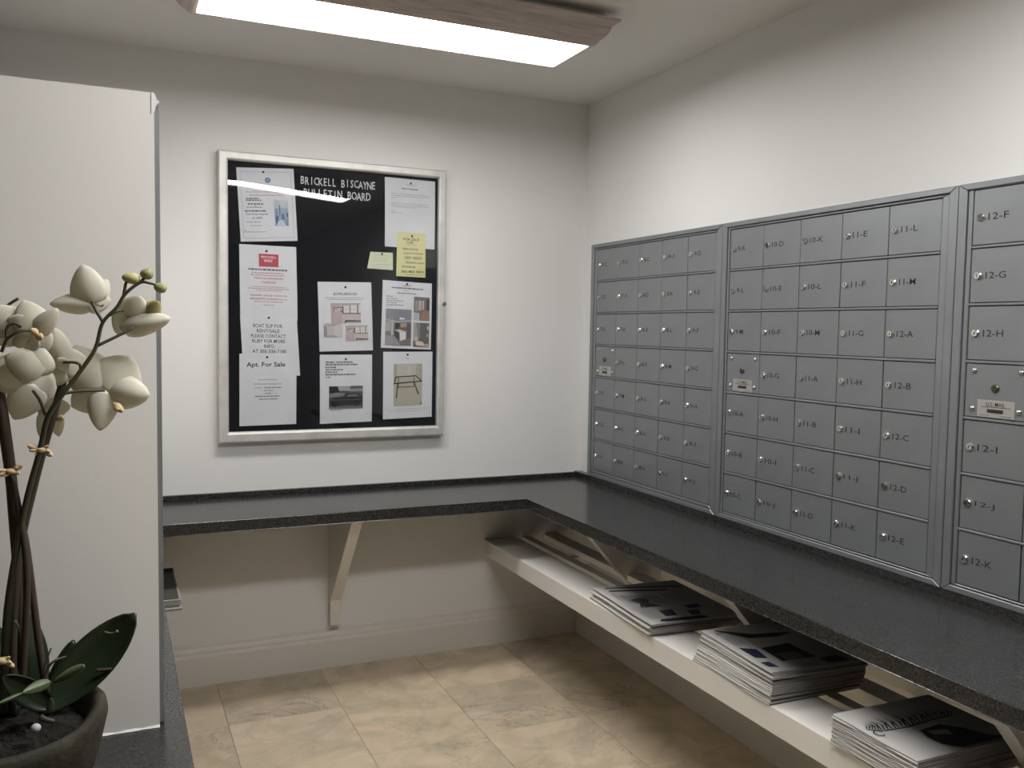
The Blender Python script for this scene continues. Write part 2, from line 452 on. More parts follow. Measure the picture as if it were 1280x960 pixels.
for y in (-.30, -1.10, -1.95, -2.75): box('cross_bearer', -.462, -.032, y-.02, y+.02, .415-SZ, .4455-SZ, M_SHELF, sh)
# shelf under the left counter (mostly hidden)
sh2 = box('lower_shelf', -2.355, LX, -2.4, -.02, .446, .468, M_TRIM); tag(sh2, 'white shelf under the counter by the partition', 'shelf')

# ================================================================ CEILING FIXTURES
def fixture(cx, cy, label, rz=0.0, md=None):
    root = empty('ceiling_light', (cx, cy, H), rz); tag(root, label, 'light', 'wood framed ceiling lights')
    hx, hy = 1.186/2, .262/2
    D = -H
    prof = [(-.004, 2.338), (-.004, 2.3285), (.006, 2.3265), (.014, 2.331), (.022, 2.343), (.031, 2.349), (.040, 2.360), (.048, 2.373), (.050, 2.383), (.058, 2.390), (.0685, 2.394), (.071, 2.398), (.070, 2.4035), (.05, 2.4035), (.0, 2.352)]
    for side in range(4):
        bm = bmesh.new(); A = []; B = []
        for o, z in prof:
            x, y = hx+o, hy+o
            a, b = {0: ((-x, -y), (x, -y)), 1: ((x, -y), (x, y)), 2: ((x, y), (-x, y)), 3: ((-x, y), (-x, -y))}[side]
            A.append(bm.verts.new((*a, z+D))); B.append(bm.verts.new((*b, z+D)))
        k = len(prof)
        for i in range(k): bm.faces.new((A[i], A[(i+1) % k], B[(i+1) % k], B[i]))
        bm.faces.new(A); bm.faces.new(B[::-1])
        link('frame_rail', mesh_from(bm, 'frame_rail'), root, M_WOOD if side in (0, 2) else M_WOODY)
    box('diffuser', -hx+.0, hx, -hy, hy, 2.334+D, 2.344+D, md or M_DIFF, root)
    box('reflector', -hx, hx, -hy, hy, 2.3445+D, 2.4045+D, flat('housing_white', (.6, .6, .58)), root)
    box('housing', -hx-.02, hx+.02, -hy-.02, hy+.02, 2.405+D, -.0005, flat('housing_white', (.6, .6, .58)), root)
    return root
fixture(-1.155, -.897, 'wood framed fluorescent ceiling light in front of the bulletin board')
fixture(-1.06, -2.66, 'wood framed fluorescent ceiling light in the middle of the room', math.radians(-3), M_DIFF_BOOST)

# ================================================================ MAILBOX BANKS
bm = lathe([(.0102, 0), (.0102, -.0035), (.0088, -.005), (.0080, -.0064), (.0020, -.0064)], 16)
for f in bm.faces: f.material_index = 0
add_box(bm, -.0011, .0011, -.0045, .0045, -.0067, -.0055, 1)
bmesh.ops.rotate(bm, verts=bm.verts[:], cent=(0, 0, 0), matrix=Matrix.Rotation(math.radians(-90), 3, 'X'))
LOCK_ME = mesh_from(bm, 'lock'); LOCK_ME.materials.append(M_CHROME); LOCK_ME.materials.append(M_DARKMETAL)
for p in LOCK_ME.polygons: p.use_smooth = False
LOCK_DARK = LOCK_ME.copy(); LOCK_DARK.materials[0] = mat('aged_brass', (.14, .13, .09), .35, .9)
bm = bmesh.new(); bmesh.ops.create_uvsphere(bm, u_segments=12, v_segments=6, radius=.0072)
for v in bm.verts: v.co = Vector((v.co.x, v.co.y*.55, v.co.z))
SCREW_ME = mesh_from(bm, 'screw', True); SCREW_ME.materials.append(M_CHROME)
def text_mesh(name, s, width, cap, mt):
    vv, ff = text_polys(s, .003)
    xs = [v[0] for v in vv]; ys = [v[1] for v in vv]
    sx = width/(max(xs)-min(xs)); sy = cap/(max(ys)-min(ys))
    me = bpy.data.meshes.new(name)
    me.from_pydata([((x-min(xs))*sx, 0, (y-min(ys)-(max(ys)-min(ys))/2)*sy) for x, y in vv], [], ff)
    me.materials.append(mt); return me
DOOR_ME = {}
def door_mesh(wd, hd):
    k = (round(wd, 5), round(hd, 5))
    if k not in DOOR_ME:
        bm = bmesh.new(); add_box(bm, 0, wd, 0, .004, 0, hd)
        bmesh.ops.bevel(bm, geom=bm.edges[:], offset=.0012, segments=1, affect='EDGES')
        DOOR_ME[k] = mesh_from(bm, 'door'); DOOR_ME[k].materials.append(M_MAIL)
    return DOOR_ME[k]
def ring(bm, ox0, ox1, oz0, oz1, ix0, ix1, iz0, iz1, yf, yb):
    add_box(bm, ox0, ox1, yf, yb, iz1, oz1); add_box(bm, ox0, ox1, yf, yb, oz0, iz0)
    add_box(bm, ox0, ix0, yf, yb, iz0, iz1); add_box(bm, ix1, ox1, yf, yb, iz0, iz1)
def frame_piece(root, name, pts, yf, yb, bev=.0018):
    bm = bmesh.new()
    A = [bm.verts.new((x, yf, z)) for x, z in pts]; B = [bm.verts.new((x, yb, z)) for x, z in pts]
    bm.faces.new(A); bm.faces.new(B[::-1])
    for i in range(4): bm.faces.new((A[i], A[(i+1) % 4], B[(i+1) % 4], B[i]))
    bmesh.ops.bevel(bm, geom=bm.edges[:], offset=bev, segments=1, affect='EDGES')
    return link(name, mesh_from(bm, name), root, M_MAIL)
def bank(origin, rz, W, z0, z1, ox0, ox1, oz0, oz1, labels, label, cols=5, rows=7, depth=.035, us=True):
    """local x: along the wall (viewer's left to right), y: into the wall, z up"""
    root = empty('mailbox_bank', origin, rz); tag(root, label, 'mailboxes', 'wall mounted mailbox banks')
    zb = origin[2]
    z0 -= zb; z1 -= zb; oz0 -= zb; oz1 -= zb
    yf = -depth
    # carcass plate behind the doors
    box('carcass', .004, W-.004, yf+.013, -.0005, z0+.002, z1-.002, M_GAP, root)
    # flat outer flange, mitred, then an inner raised lip
    fo = ((0, W, z0, z1), (.024, W-.024, z0+.016, z1-.016))
    def quad_frame(name, o, i, a, b):
        (ax0, ax1, az0, az1), (bx0, bx1, bz0, bz1) = o, i
        frame_piece(root, name, [(ax0, az1), (ax1, az1), (bx1, bz1), (bx0, bz1)], a, b)
        frame_piece(root, name, [(ax0, az0), (bx0, bz0), (bx1, bz0), (ax1, az0)], a, b)
        frame_piece(root, name, [(ax0, az0), (ax0, az1), (bx0, bz1), (bx0, bz0)], a, b)
        frame_piece(root, name, [(ax1, az1), (ax1, az0), (bx1, bz0), (bx1, bz1)], a, b)
    quad_frame('frame_flange', fo[0], fo[1], yf, -.001)
    quad_frame('frame_lip', (fo[1][0]+.0022, fo[1][1]-.0022, fo[1][2]+.0018, fo[1][3]-.0018), (ox0, ox1, oz0, oz1), yf+.004, yf+.014)
    cw = (ox1-ox0)/cols; rh = (oz1-oz0)/rows
    for r in range(1, rows):
        zz = oz1-r*rh
        bmr = bmesh.new(); add_box(bmr, ox0+.001, ox1-.001, yf+.0035, yf+.012, zz-.0032, zz+.0032)
        bmesh.ops.bevel(bmr, geom=bmr.edges[:], offset=.0012, segments=1, affect='EDGES')
        link('rail', mesh_from(bmr, 'rail'), root, M_MAIL)
    gx = .0013
    for c in range(cols):
        for r in range(rows):
            s = labels[c][r] if c < len(labels) else ''
            dx = ox0+c*cw+gx+(.0012 if c == 0 else 0); dz = oz1-(r+1)*rh+.0048
            wd = cw-2*gx-(.0012 if c in (0, cols-1) else 0); hd = rh-.0096
            if r == 0: hd += .0026
            if r == rows-1: dz -= .0026; hd += .0026
            d = bpy.data.objects.new('master_door' if s == 'US' else 'door', door_mesh(wd, hd)); COL.objects.link(d); d.parent = root
            d.location = (dx, yf+.0062+random.uniform(-.0004, .0004), dz)
            lo = bpy.data.objects.new('lock', LOCK_ME); COL.objects.link(lo); lo.parent = d
            if s == 'US':
                lo.data = LOCK_DARK; lo.location = (wd*.49, -.0002, hd*.56); lo.scale = (1.0, .8, 1.0)
                for (u, v) in ((.14, .87), (.88, .87), (.13, .155), (.87, .155)):
                    sc = bpy.data.objects.new('screw', SCREW_ME); COL.objects.link(sc); sc.parent = d
                    sc.location = (wd*u, -.0012, hd*v)
                pl = box('nameplate', wd*.215, wd*.81, -.0012, .0004, hd*.02, hd*.335, M_PLATE, root, .0004)
                pl.location = d.location
                tm = link('plate_lettering', text_mesh('plate_lettering', 'U.S. MAIL', wd*.30, hd*.075, M_INK), pl); tm.location = (wd*.36, -.0015, hd*.262)
                bmp = bmesh.new(); add_box(bmp, wd*.38, wd*.63, -.0022, -.0011, hd*.105, hd*.17)
                add_box(bmp, wd*.28, wd*.74, -.00135, -.0011, hd*.203, hd*.214)
                add_box(bmp, wd*.25, wd*.42, -.00135, -.0011, hd*.05, hd*.057); add_box(bmp, wd*.58, wd*.77, -.00135, -.0011, hd*.05, hd*.057)
                link('plate_print', mesh_from(bmp, 'plate_print'), pl, M_INK)
            else:
                lo.location = (.0215, -.0002, hd*.5)
                lo.rotation_euler = (0, random.uniform(-.5, .5), 0)
                if s:
                    t = link('number_lettering', text_mesh('number_lettering', s, (.0385 if len(s) < 4 else .0545), .0165, M_INK), d)
                    t.location = (.041, -.0004, hd*.5)
    return root
def seq(start_floor, start_letter, n):
    out = []; f, l = start_floor, ord(start_letter)-65
    for _ in range(n):
        out.append('%d-%s' % (f, chr(65+l))); l += 1
        if l > 12: l = 0; f += 1
    return out
def columns(first, s):
    col0 = s[:3]+['US']+s[3:6]; rest = s[6:]
    return [col0]+[rest[i:i+7] for i in range(0, len(rest), 7)]
ORIGZ = .7622
def right_bank(ya, yb, oa, ob, oz0, oz1, labels, label):
    return bank((0, ya, ORIGZ), math.radians(-90), ya-yb, ORIGZ, 1.7915, ya-oa, ya-ob, oz0, oz1, labels, label)
right_bank(-.122, -1.0505, -.166, -1.011, .7905, 1.7676, columns(7, seq(7, 'C', 34)), 'grey mailbox bank in the room corner, numbered 7-C to 9-J')
right_bank(-1.0525, -1.995, -1.088, -1.947, .7845, 1.7676, columns(9, seq(9, 'K', 34)), 'grey mailbox bank in the middle of the wall, numbered 9-K to 12-E')
right_bank(-1.9975, -2.940, -2.036, -2.895, .7845, 1.7746, [['12-F', '12-G', '12-H', 'US', '12-I', '12-J', '12-K']], 'grey mailbox bank starting with numbers 12-F to 12-K')
bank((-1.9435, PY+.0135, .7395), math.radians(90), .93, .7395, 1.7775, .036, .894, .765, 1.752, [['', '', '', '', '', '', '']], 'grey mailbox bank on the side of the white partition', depth=.0385)

# ================================================================ BULLETIN BOARD
BX0, BX1, BZ0, BZ1 = -1.6093, -.6917, .9548, 2.0735
bb = empty('bulletin_board', ((BX0+BX1)/2, 0, BZ0)); tag(bb, 'black letter board in a silver aluminium frame with glass door', 'bulletin board')
def bpt(x, y, z): return (x-bb.location.x, y, z-BZ0)
IX0, IX1, IZ0, IZ1 = -1.572, -.724, .9975, 2.0395
bm = bmesh.new(); x0, _, z0 = bpt(BX0+.01, 0, BZ0+.01); x1, _, z1 = bpt(BX1-.01, 0, BZ1-.01)
add_box(bm, x0, x1, -.0195, -.0005, z0, z1)
link('felt_backing', mesh_from(bm, 'felt_backing'), bb, M_FELT)
def rail_prof(pts_outer, pts_inner, name):
    bm = bmesh.new()
    (oa, ob), (ia, ib) = pts_outer, pts_inner
    def P(o, i, t): return (o[0]+(i[0]-o[0])*t, o[1]+(i[1]-o[1])*t)
    prof = [(0, -.0005), (0, -.036), (.06, -.040), (.16, -.0415), (.78, -.0415), (.92, -.039), (1, -.034), (1, -.0005)]
    A = []; B = []
    for t, y in prof:
        a = P(oa, ia, t); b = P(ob, ib, t)
        A.append(bm.verts.new(bpt(a[0], y, a[1]))); B.append(bm.verts.new(bpt(b[0], y, b[1])))
    k = len(prof)
    for i in range(k): bm.faces.new((A[i], A[(i+1) % k], B[(i+1) % k], B[i]))
    bm.faces.new(A); bm.faces.new(B[::-1])
    return link(name, mesh_from(bm, name), bb, M_ALU)
Oc = [(BX0, BZ1), (BX1, BZ1), (BX1, BZ0), (BX0, BZ0)]; Ic = [(IX0, IZ1), (IX1, IZ1), (IX1, IZ0), (IX0, IZ0)]
for k in range(4): rail_prof((Oc[k], Oc[(k+1) % 4]), (Ic[k], Ic[(k+1) % 4]), 'frame_rail')
# the acrylic pane
bm = bmesh.new(); NX, NZ = 16, 72
def pane_y(u, v): return -.0315+.024*(u-.25)*.12*math.sin((v-.88)/.12)   # slightly wavy acrylic
gv = [[[bm.verts.new(bpt(IX0-.004+(IX1-IX0+.008)*i/NX, pane_y(i/NX, j/NZ)+s, IZ0-.004+(IZ1-IZ0+.008)*j/NZ)) for s in (0, .0025)] for j in range(NZ+1)] for i in range(NX+1)]
for i in range(NX):
    for j in range(NZ):
        bm.faces.new((gv[i][j][0], gv[i+1][j][0], gv[i+1][j+1][0], gv[i][j+1][0]))
        bm.faces.new((gv[i][j][1], gv[i][j+1][1], gv[i+1][j+1][1], gv[i+1][j][1]))
link('glass_pane', mesh_from(bm, 'glass_pane', True), bb, M_GLASS)
lk = bpy.data.objects.new('door_lock', LOCK_ME); COL.objects.link(lk); lk.parent = bb; lk.location = bpt(-.697, -.0413, 1.515)
# white push-in letters, one mesh each
def letters(s, xa, xb, zc, cap):
    n_ = len(s)
    for i, ch in enumerate(s):
        if ch == ' ': continue
        vv, ff = text_polys(ch, .0)
        xs = [v[0] for v in vv]; ys = [v[1] for v in vv]
        sy = cap/(max(ys)-min(ys)); sx = sy*.64
        cx = xa+(xb-xa)*i/(n_-1); mx = (min(xs)+max(xs))/2
        bm = bmesh.new(); yb, yf = -.0197, -.0222
        dz = random.uniform(-.0015, .0015)
        V = [[bm.verts.new(bpt(cx+(x-mx)*sx, y, zc+dz+(yy-min(ys))*sy-cap/2)) for x, yy in vv] for y in (yf, yb)]
        for f in ff:
            try: bm.faces.new([V[0][k] for k in f])
            except ValueError: pass
        edges = [e for e in bm.edges if len(e.link_faces) == 1]
        idx = {v: k for k, v in enumerate(V[0])}
        for e in edges:
            a, b = e.verts
            bm.faces.new((a, b, V[1][idx[b]], V[1][idx[a]]))
        for v in [v for v in V[1] if not v.link_faces]: bm.verts.remove(v)
        link('letter', mesh_from(bm, 'letter'), bb, M_LETTER)
letters('BRICKELL BISCAYNE', -1.288, -1.000, 1.988, .030)
letters('BULLETIN BOARD', -1.276, -1.022, 1.9415, .031)

# ---- sheets pinned to the board
class Sheet:
    def __init__(s, name, corners, mt, label, cat, layer=0, bulge=.002, pin=(.5, .05), group=None, curl=0.0):
        s.c = [Vector((x, z)) for x, z in corners]      # TL TR BR BL
        s.w = ((s.c[1]-s.c[0]).length+(s.c[2]-s.c[3]).length)/2; s.h = ((s.c[3]-s.c[0]).length+(s.c[2]-s.c[1]).length)/2
        s.y0 = -.0201-.0012*layer; s.b = bulge; s.curl = curl
        s.org = Vector((s.c[0].x, s.y0, s.c[0].y)); s.lift = 0
        me = s.grid_mesh(8, 10); me.name = name
        s.o = link(name, me, None, mt); s.o.location = s.org
        tag(s.o, label, cat, group)
        if pin:
            bmp = bmesh.new(); bmesh.ops.create_uvsphere(bmp, u_segments=10, v_segments=6, radius=.0045)
            p = link('push_pin', mesh_from(bmp, 'push_pin', True), s.o, M_DARKMETAL)
            p.location = Vector(s.P(pin[0], pin[1], .0015)); p.scale = (1, .7, 1)
    def P(s, u, v, lift=0.0):
        a = s.c[0].lerp(s.c[1], u); b = s.c[3].lerp(s.c[2], u); q = a.lerp(b, v)
        y = s.y0-s.b*math.sin(math.pi*min(max(v, 0), 1))*(.6+.4*math.cos(6*u))-s.curl*max(0, v-.7)**2-lift
        return (q.x-s.org.x, y-s.org.y, q.y-s.org.z)
    def grid_mesh(s, nx, nz):
        bm = bmesh.new()
        V = [[bm.verts.new(s.P(i/nx, j/nz)) for j in range(nz+1)] for i in range(nx+1)]
        for i in range(nx):
            for j in range(nz): bm.faces.new((V[i][j], V[i][j+1], V[i+1][j+1], V[i+1][j]))
        W = [[bm.verts.new((V[i][j].co.x, V[i][j].co.y+.0002, V[i][j].co.z)) for j in range(nz+1)] for i in range(nx+1)]
        for i in range(nx):
            for j in range(nz): bm.faces.new((W[i][j], W[i+1][j], W[i+1][j+1], W[i][j+1]))
        return mesh_from(bm, 'sheet', True)
    def text(s, items, mt, name='lettering', lift=.0006):
        """items: (string, u_center, v_center, width_u, cap height v)"""
        V = []; Fc = []
        for st, uc, vc, wu, hv in items:
            vv, ff = text_polys(st); xs = [q[0] for q in vv]; ys = [q[1] for q in vv]
            ax, bx, ay, by = min(xs), max(xs), min(ys), max(ys); k = len(V)
            V += [s.P(uc-wu/2+wu*(x-ax)/(bx-ax), vc+hv/2-hv*(y-ay)/(by-ay), lift) for x, y in vv]
            Fc += [tuple(i+k for i in f) for f in ff]
        me = bpy.data.meshes.new(name); me.from_pydata(V, [], Fc)
        return link(name, me, s.o, mt)
    def greek(s, rows, mt, name='small_print', lift=.0006):
        """rows of tiny unreadable words: (u0, u1, v, height)"""
        V = []; Fc = []
        for u0, u1, v, hv in rows:
            u = u0
            while u < u1-.01:
                L = min(random.uniform(.025, .075), u1-u); k = len(V)
                V += [s.P(u, v-hv/2, lift), s.P(u+L, v-hv/2, lift), s.P(u+L, v+hv/2, lift), s.P(u, v+hv/2, lift)]
                Fc.append((k, k+1, k+2, k+3)); u += L+.012
        me = bpy.data.meshes.new(name); me.from_pydata(V, [], Fc)
        return link(name, me, s.o, mt)
    def pic(s, rect, polys, name='photo'):
        """rect u0,v0,u1,v1 ; polys: (colour, [(a,b)...]) in picture coordinates, painted in order"""
        u0, v0, u1, v1 = rect; V = []; Fc = []; mi = []; mats = []; cols = []
        ys = min(s.P(u0+(u1-u0)*i/4, v0+(v1-v0)*j/4)[1] for i in range(5) for j in range(5))   # a stiff print, lies flat
        for n_, (c, pts) in enumerate(polys):
            k = len(V)
            for a, b in pts:
                q = s.P(u0+(u1-u0)*a, v0+(v1-v0)*b); V.append((q[0], ys-.0003-.00007*n_, q[2]))
            Fc.append(tuple(range(k, k+len(pts))))
            if c not in cols: cols.append(c); mats.append(flat('print_%02d_%02d_%02d' % tuple(int(99*q) for q in c), c))
            mi.append(cols.index(c))
        me = bpy.data.meshes.new(name); me.from_pydata(V, [], Fc)
        o = link(name, me, s.o, mats)
        for p, q in zip(me.polygons, mi): p.material_index = q
        return o
def rect(a0, b0, a1, b1): return [(a0, b0), (a1, b0), (a1, b1), (a0, b1)]

A = Sheet('notice_sheet', [(-1.540, 2.016), (-1.323, 2.029), (-1.307, 1.749), (-1.524, 1.734)], M_PAPER, 'tilted white flyer with thin border and small blue photo', 'paper', pin=(.46, .055))
A.pic((.055, .05, .945, .955), [((.50, .48, .50), rect(0, 0, 1, .006)), ((.50, .48, .50), rect(0, .994, 1, 1)), ((.50, .48, .50), rect(0, 0, .009, 1)), ((.50, .48, .50), rect(.991, 0, 1, 1))], 'border_print')
A.pic((.40, .12, .66, .21), [((.62, .66, .74), [(.0, .2), (.35, .5), (.35, .65)]), ((.62, .66, .74), [(1, .2), (.65, .65), (.65, .5)]), ((.18, .24, .44), [(.5+.20*math.cos(k*math.pi/6), .5+.42*math.sin(k*math.pi/6)) for k in range(12)]), ((.42, .48, .62), rect(.42, .42, .58, .6))], 'emblem_print')
A.text([('ALL WANT FOR CHRISTMAS', .50, .325, .74, .028)], M_INKPINK)
A.greek([(.2, .8, .37, .014)], M_INKPINK)
A.text([('Service starts', .31, .625, .38, .032), ('at $85', .31, .68, .19, .03)], M_INKBLUE)
A.greek([(.14, .36, .415, .016), (.13, .40, .44, .018), (.16, .44, .49, .02), (.27, .31, .515, .01), (.14, .40, .535, .012), (.10, .47, .585, .02)], M_INKGREY)
A.greek([(.12, .36, .735, .012), (.18, .38, .785, .01), (.06, .12, .845, .008), (.05, .45, .87, .01)], M_INKLIGHT)
A.pic((.615, .435, .86, .79), [((.36, .41, .50), rect(0, 0, 1, 1)), ((.52, .56, .60), rect(0, 0, 1, .32)), ((.60, .62, .63), [(.3, 0), (1, 0), (.6, .3)]),
    ((.20, .25, .36), [(.10, .36), (.2, .36), (.22, .95), (.14, .95)]), ((.16, .19, .30), [(.35, .2), (.43, .2), (.43, .62), (.35, .62)]), ((.13, .16, .27), [(.05, .65), (.28, .6), (.28, .9), (.1, .95)]), ((.15, .17, .30), [(.5, .58), (.68, .5), (.72, .75), (.52, .78)]),
    ((.12, .14, .25), rect(.86, .48, .98, .66)), ((.55, .62, .70), [(.25, .8), (.55, .76), (.8, 1), (.1, 1)]), ((.22, .26, .36), rect(.82, .72, .93, .98))])

B = Sheet('notice_sheet', [(-1.530, 1.725), (-1.313, 1.724), (-1.307, 1.433), (-1.527, 1.436)], M_PAPER, 'white notice with red header box asking for two separate checks', 'paper', pin=(.47, .075), layer=1)
B.pic((.335, .115, .68, .285), [((.55, .10, .13), rect(0, 0, 1, 1))], 'header_box')
B.text([('BRICKELL', .51, .155, .27, .026)], M_LETTER, lift=.0008)
B.text([('WAY', .50, .205, .16, .042)], M_LETTER, lift=.0008)
B.pic((.40, .185, .62, .235), [((.75, .70, .68), rect(0, .35, .05, .9)), ((.75, .70, .68), rect(.95, .1, 1, .6))], 'header_marks')
B.greek([(.15, .84, .325, .022)], M_INKGREY)
B.greek([(.20, .78, .37, .014), (.19, .80, .40, .014)], M_INKPINK)
B.text([('TWO (2) SEPARATE', .50, .445, .51, .03), ('CHECKS', .50, .495, .25, .028), ('PLEASE, ISSUE TWO (2)', .50, .675, .64, .026), ('SEPARATE CHECKS', .42, .718, .50, .026)], M_INKRED)
B.greek([(.2, .80, .555, .01), (.13, .86, .58, .012), (.28, .72, .605, .01), (.68, .82, .722, .01), (.24, .74, .755, .012)], M_INKPINK)
B.greek([(.40, .58, .80, .01)], M_INKLIGHT)

C = Sheet('notice_sheet', [(-1.528, 1.452), (-1.311, 1.448), (-1.297, 1.215), (-1.516, 1.215)], M_PAPER, 'short white boat slip rental notice tucked between two others', 'paper', layer=2, pin=(.5, .03), bulge=.001)
C.text([('BOAT SLIP FOR', .475, .165, .52, .060), ('RENT/SALE', .475, .250, .40, .060), ('PLEASE CONTACT', .475, .335, .62, .060), ('RUBY FOR MORE', .475, .420, .58, .060), ('INFO', .475, .505, .17, .060), ('AT 305-336-7185', .475, .590, .60, .060)], M_INKGREY)

Dd = Sheet('notice_sheet', [(-1.531, 1.302), (-1.312, 1.303), (-1.313, 1.021), (-1.532, 1.019)], M_PAPER, 'white sheet headed Apt. For Sale in large letters', 'paper', layer=3, pin=(.48, .05), curl=.01)
Dd.text([('Apt. For Sale', .46, .16, .68, .085)], M_INK)
Dd.text([('Brickell Biscayne', .49, .365, .33, .02), ('150 SE 25th Rd Apt 2A', .49, .425, .48, .022)], M_INKGREY)
Dd.greek([(.25, .39, .475, .008), (.43, .75, .475, .012), (.42, .58, .515, .01), (.44, .57, .555, .01), (.27, .70, .595, .013), (.34, .66, .635, .013)], M_INKGREY)

E_ = Sheet('notice_sheet', [(-.953, 2.029), (-.735, 2.027), (-.735, 1.744), (-.951, 1.746)], M_PAPER, 'white typed letter hanging behind the yellow note', 'paper', pin=(.51, .06))
E_.greek([(.33, .67, .145, .014)], M_INKGREY); E_.greek([(.42, .60, .085, .008)], M_INKLIGHT)
E_.greek([(.12, .88, .225, .008), (.12, .88, .255, .008), (.12, .24, .285, .008), (.12, .87, .36, .008), (.12, .87, .39, .008), (.13, .60, .415, .008), (.12, .2, .475, .008), (.12, .34, .50, .008)], M_INKLIGHT)

G = Sheet('notice_sheet', [(-1.228, 1.591), (-1.008, 1.596), (-.999, 1.317), (-1.219, 1.311)], M_PAPER, 'white flyer with a bold price over three pale kitchen pictures', 'paper', pin=(.51, .075))
G.text([('$395,000.00', .50, .175, .44, .045)], M_INKGREY)
G.greek([(.12, .86, .228, .01), (.17, .82, .255, .01)], M_INKLIGHT)
pk, dk, lt = (.52, .42, .41), (.16, .12, .12), (.70, .67, .64)
plan = [((.60, .52, .50), rect(0, 0, 1, 1)), ((.45, .42, .41), [(0, 0), (1, 0), (1, .07), (.3, .14), (0, .16)]), (pk, [(0, .16), (.38, .14), (.38, 1), (0, 1)]), (dk, rect(.38, .15, .42, .52)), (lt, rect(.43, .12, .62, .48)), (dk, rect(.63, .10, .65, .5)), (lt, rect(.66, .1, .87, .48)), (dk, rect(.88, .08, .91, .5)), (lt, rect(.92, .08, 1, .48)), (dk, rect(.40, .49, 1, .53)),
        (dk, rect(.09, .20, .37, .235)), (dk, rect(.09, .20, .115, .40)), (lt, rect(.13, .25, .24, .38)), (dk, rect(.15, .28, .22, .33)), (lt, rect(.26, .25, .34, .36)), (dk, rect(.29, .28, .32, .34)), (dk, rect(.31, .38, .38, .42)),
        ((.50, .48, .47), rect(.52, .28, .55, .34)), ((.50, .48, .47), rect(.75, .27, .79, .33)), (dk, [(.46, .85), (.5, .83), (1, .86), (1, .92), (.5, .92), (.48, .98), (.44, .98)])]
G.pic((.225, .305, .785, .60), plan)
G.pic((.49, .63, .915, .855), plan)
G.pic((.085, .60, .43, .80), [((.62, .58, .57), rect(0, 0, 1, 1)), ((.45, .42, .42), [(0, 0), (.95, 0), (.55, .2), (.2, .2)]), ((.56, .50, .50), [(.2, .2), (.55, .2), (.55, .85), (.2, .85)]), ((.34, .30, .30), [(0, .1), (.18, .22), (.18, .85), (0, 1)]), ((.42, .39, .39), [(0, 1), (.2, .85), (.55, .85), (.8, 1)])])

K = Sheet('notice_sheet', [(-.959, 1.608), (-.745, 1.600), (-.747, 1.321), (-.966, 1.328)], M_PAPER, 'white flyer with one large and two small dark room photos', 'paper', pin=(.49, .035))
K.greek([(.18, .82, .10, .02)], M_INKGREY); K.greek([(.40, .57, .06, .01), (.44, .52, .14, .006), (.30, .70, .175, .013)], M_INKGREY)
K.greek([(.08, .22, .232, .012), (.08, .30, .265, .01), (.08, .42, .295, .01), (.08, .28, .325, .01), (.08, .42, .355, .01), (.08, .22, .375, .008)], M_INKGREY)
K.pic((.075, .415, .59, .955), [((.20, .19, .19), rect(0, 0, 1, 1)), ((.26, .26, .29), rect(0, 0, 1, .30)), ((.40, .39, .41), [(.0, .28), (.45, .32), (1, .28), (1, .33), (.4, .38), (0, .33)]), ((.42, .40, .38), rect(.0, .36, .2, .62)), ((.50, .48, .46), rect(.22, .32, .32, .72)), ((.07, .06, .06), rect(.38, .38, .55, .56)), ((.48, .33, .24), [(.58, .40), (.82, .36), (.82, .47), (.6, .5)]), ((.22, .13, .09), rect(.5, .5, .8, .58)), ((.60, .58, .55), [(.36, .57), (.55, .56), (.8, .61), (.8, .64), (.55, .64)]), ((.10, .08, .08), [(.36, .6), (.55, .66), (.55, .86), (.36, .74)]), ((.72, .71, .69), [(.55, .64), (.8, .63), (.8, .82), (.57, .88)]), ((.14, .13, .14), rect(.82, .38, 1, .8)), ((.33, .32, .31), [(.0, .74), (.35, .74), (.6, 1), (0, 1)]), ((.80, .80, .80), [(.55, .23), (.73, .24), (.73, .28), (.53, .28)])])
K.pic((.635, .215, .955, .57), [((.24, .18, .15), rect(0, 0, 1, 1)), ((.20, .19, .19), rect(0, 0, 1, .15)), ((.40, .34, .30), rect(.08, .15, .24, .6)), ((.50, .44, .40), rect(.28, .15, .5, .56)), ((.60, .58, .56), rect(.56, .15, .64, .52)), ((.07, .07, .08), rect(.8, .08, 1, .55)), ((.50, .52, .56), [(0, .66), (.36, .68), (.36, 1), (0, 1)]), ((.34, .22, .16), [(.55, .62), (.95, .55), (.95, 1), (.42, 1)])])
K.pic((.635, .60, .955, .965), [((.15, .14, .13), rect(0, 0, 1, 1)), ((.42, .38, .35), [(0, 0), (.2, 0), (.28, .6), (.1, .8), (0, .7)]), ((.28, .25, .23), rect(.25, 0, .42, .65)), ((.66, .66, .66), [(.86, .15), (.96, .12), (.96, .28), (.9, .3)]), ((.55, .55, .55), rect(.86, .45, .93, .58)), ((.62, .48, .42), [(.05, .6), (.3, .58), (.3, .78), (.12, .78)]), ((.70, .55, .50), [(.25+.28*math.cos(q*.524)+.15, .86+.10*math.sin(q*.524)) for q in range(12)]), ((.45, .34, .30), [(.6, .88), (1, .85), (1, 1), (.55, 1)])])

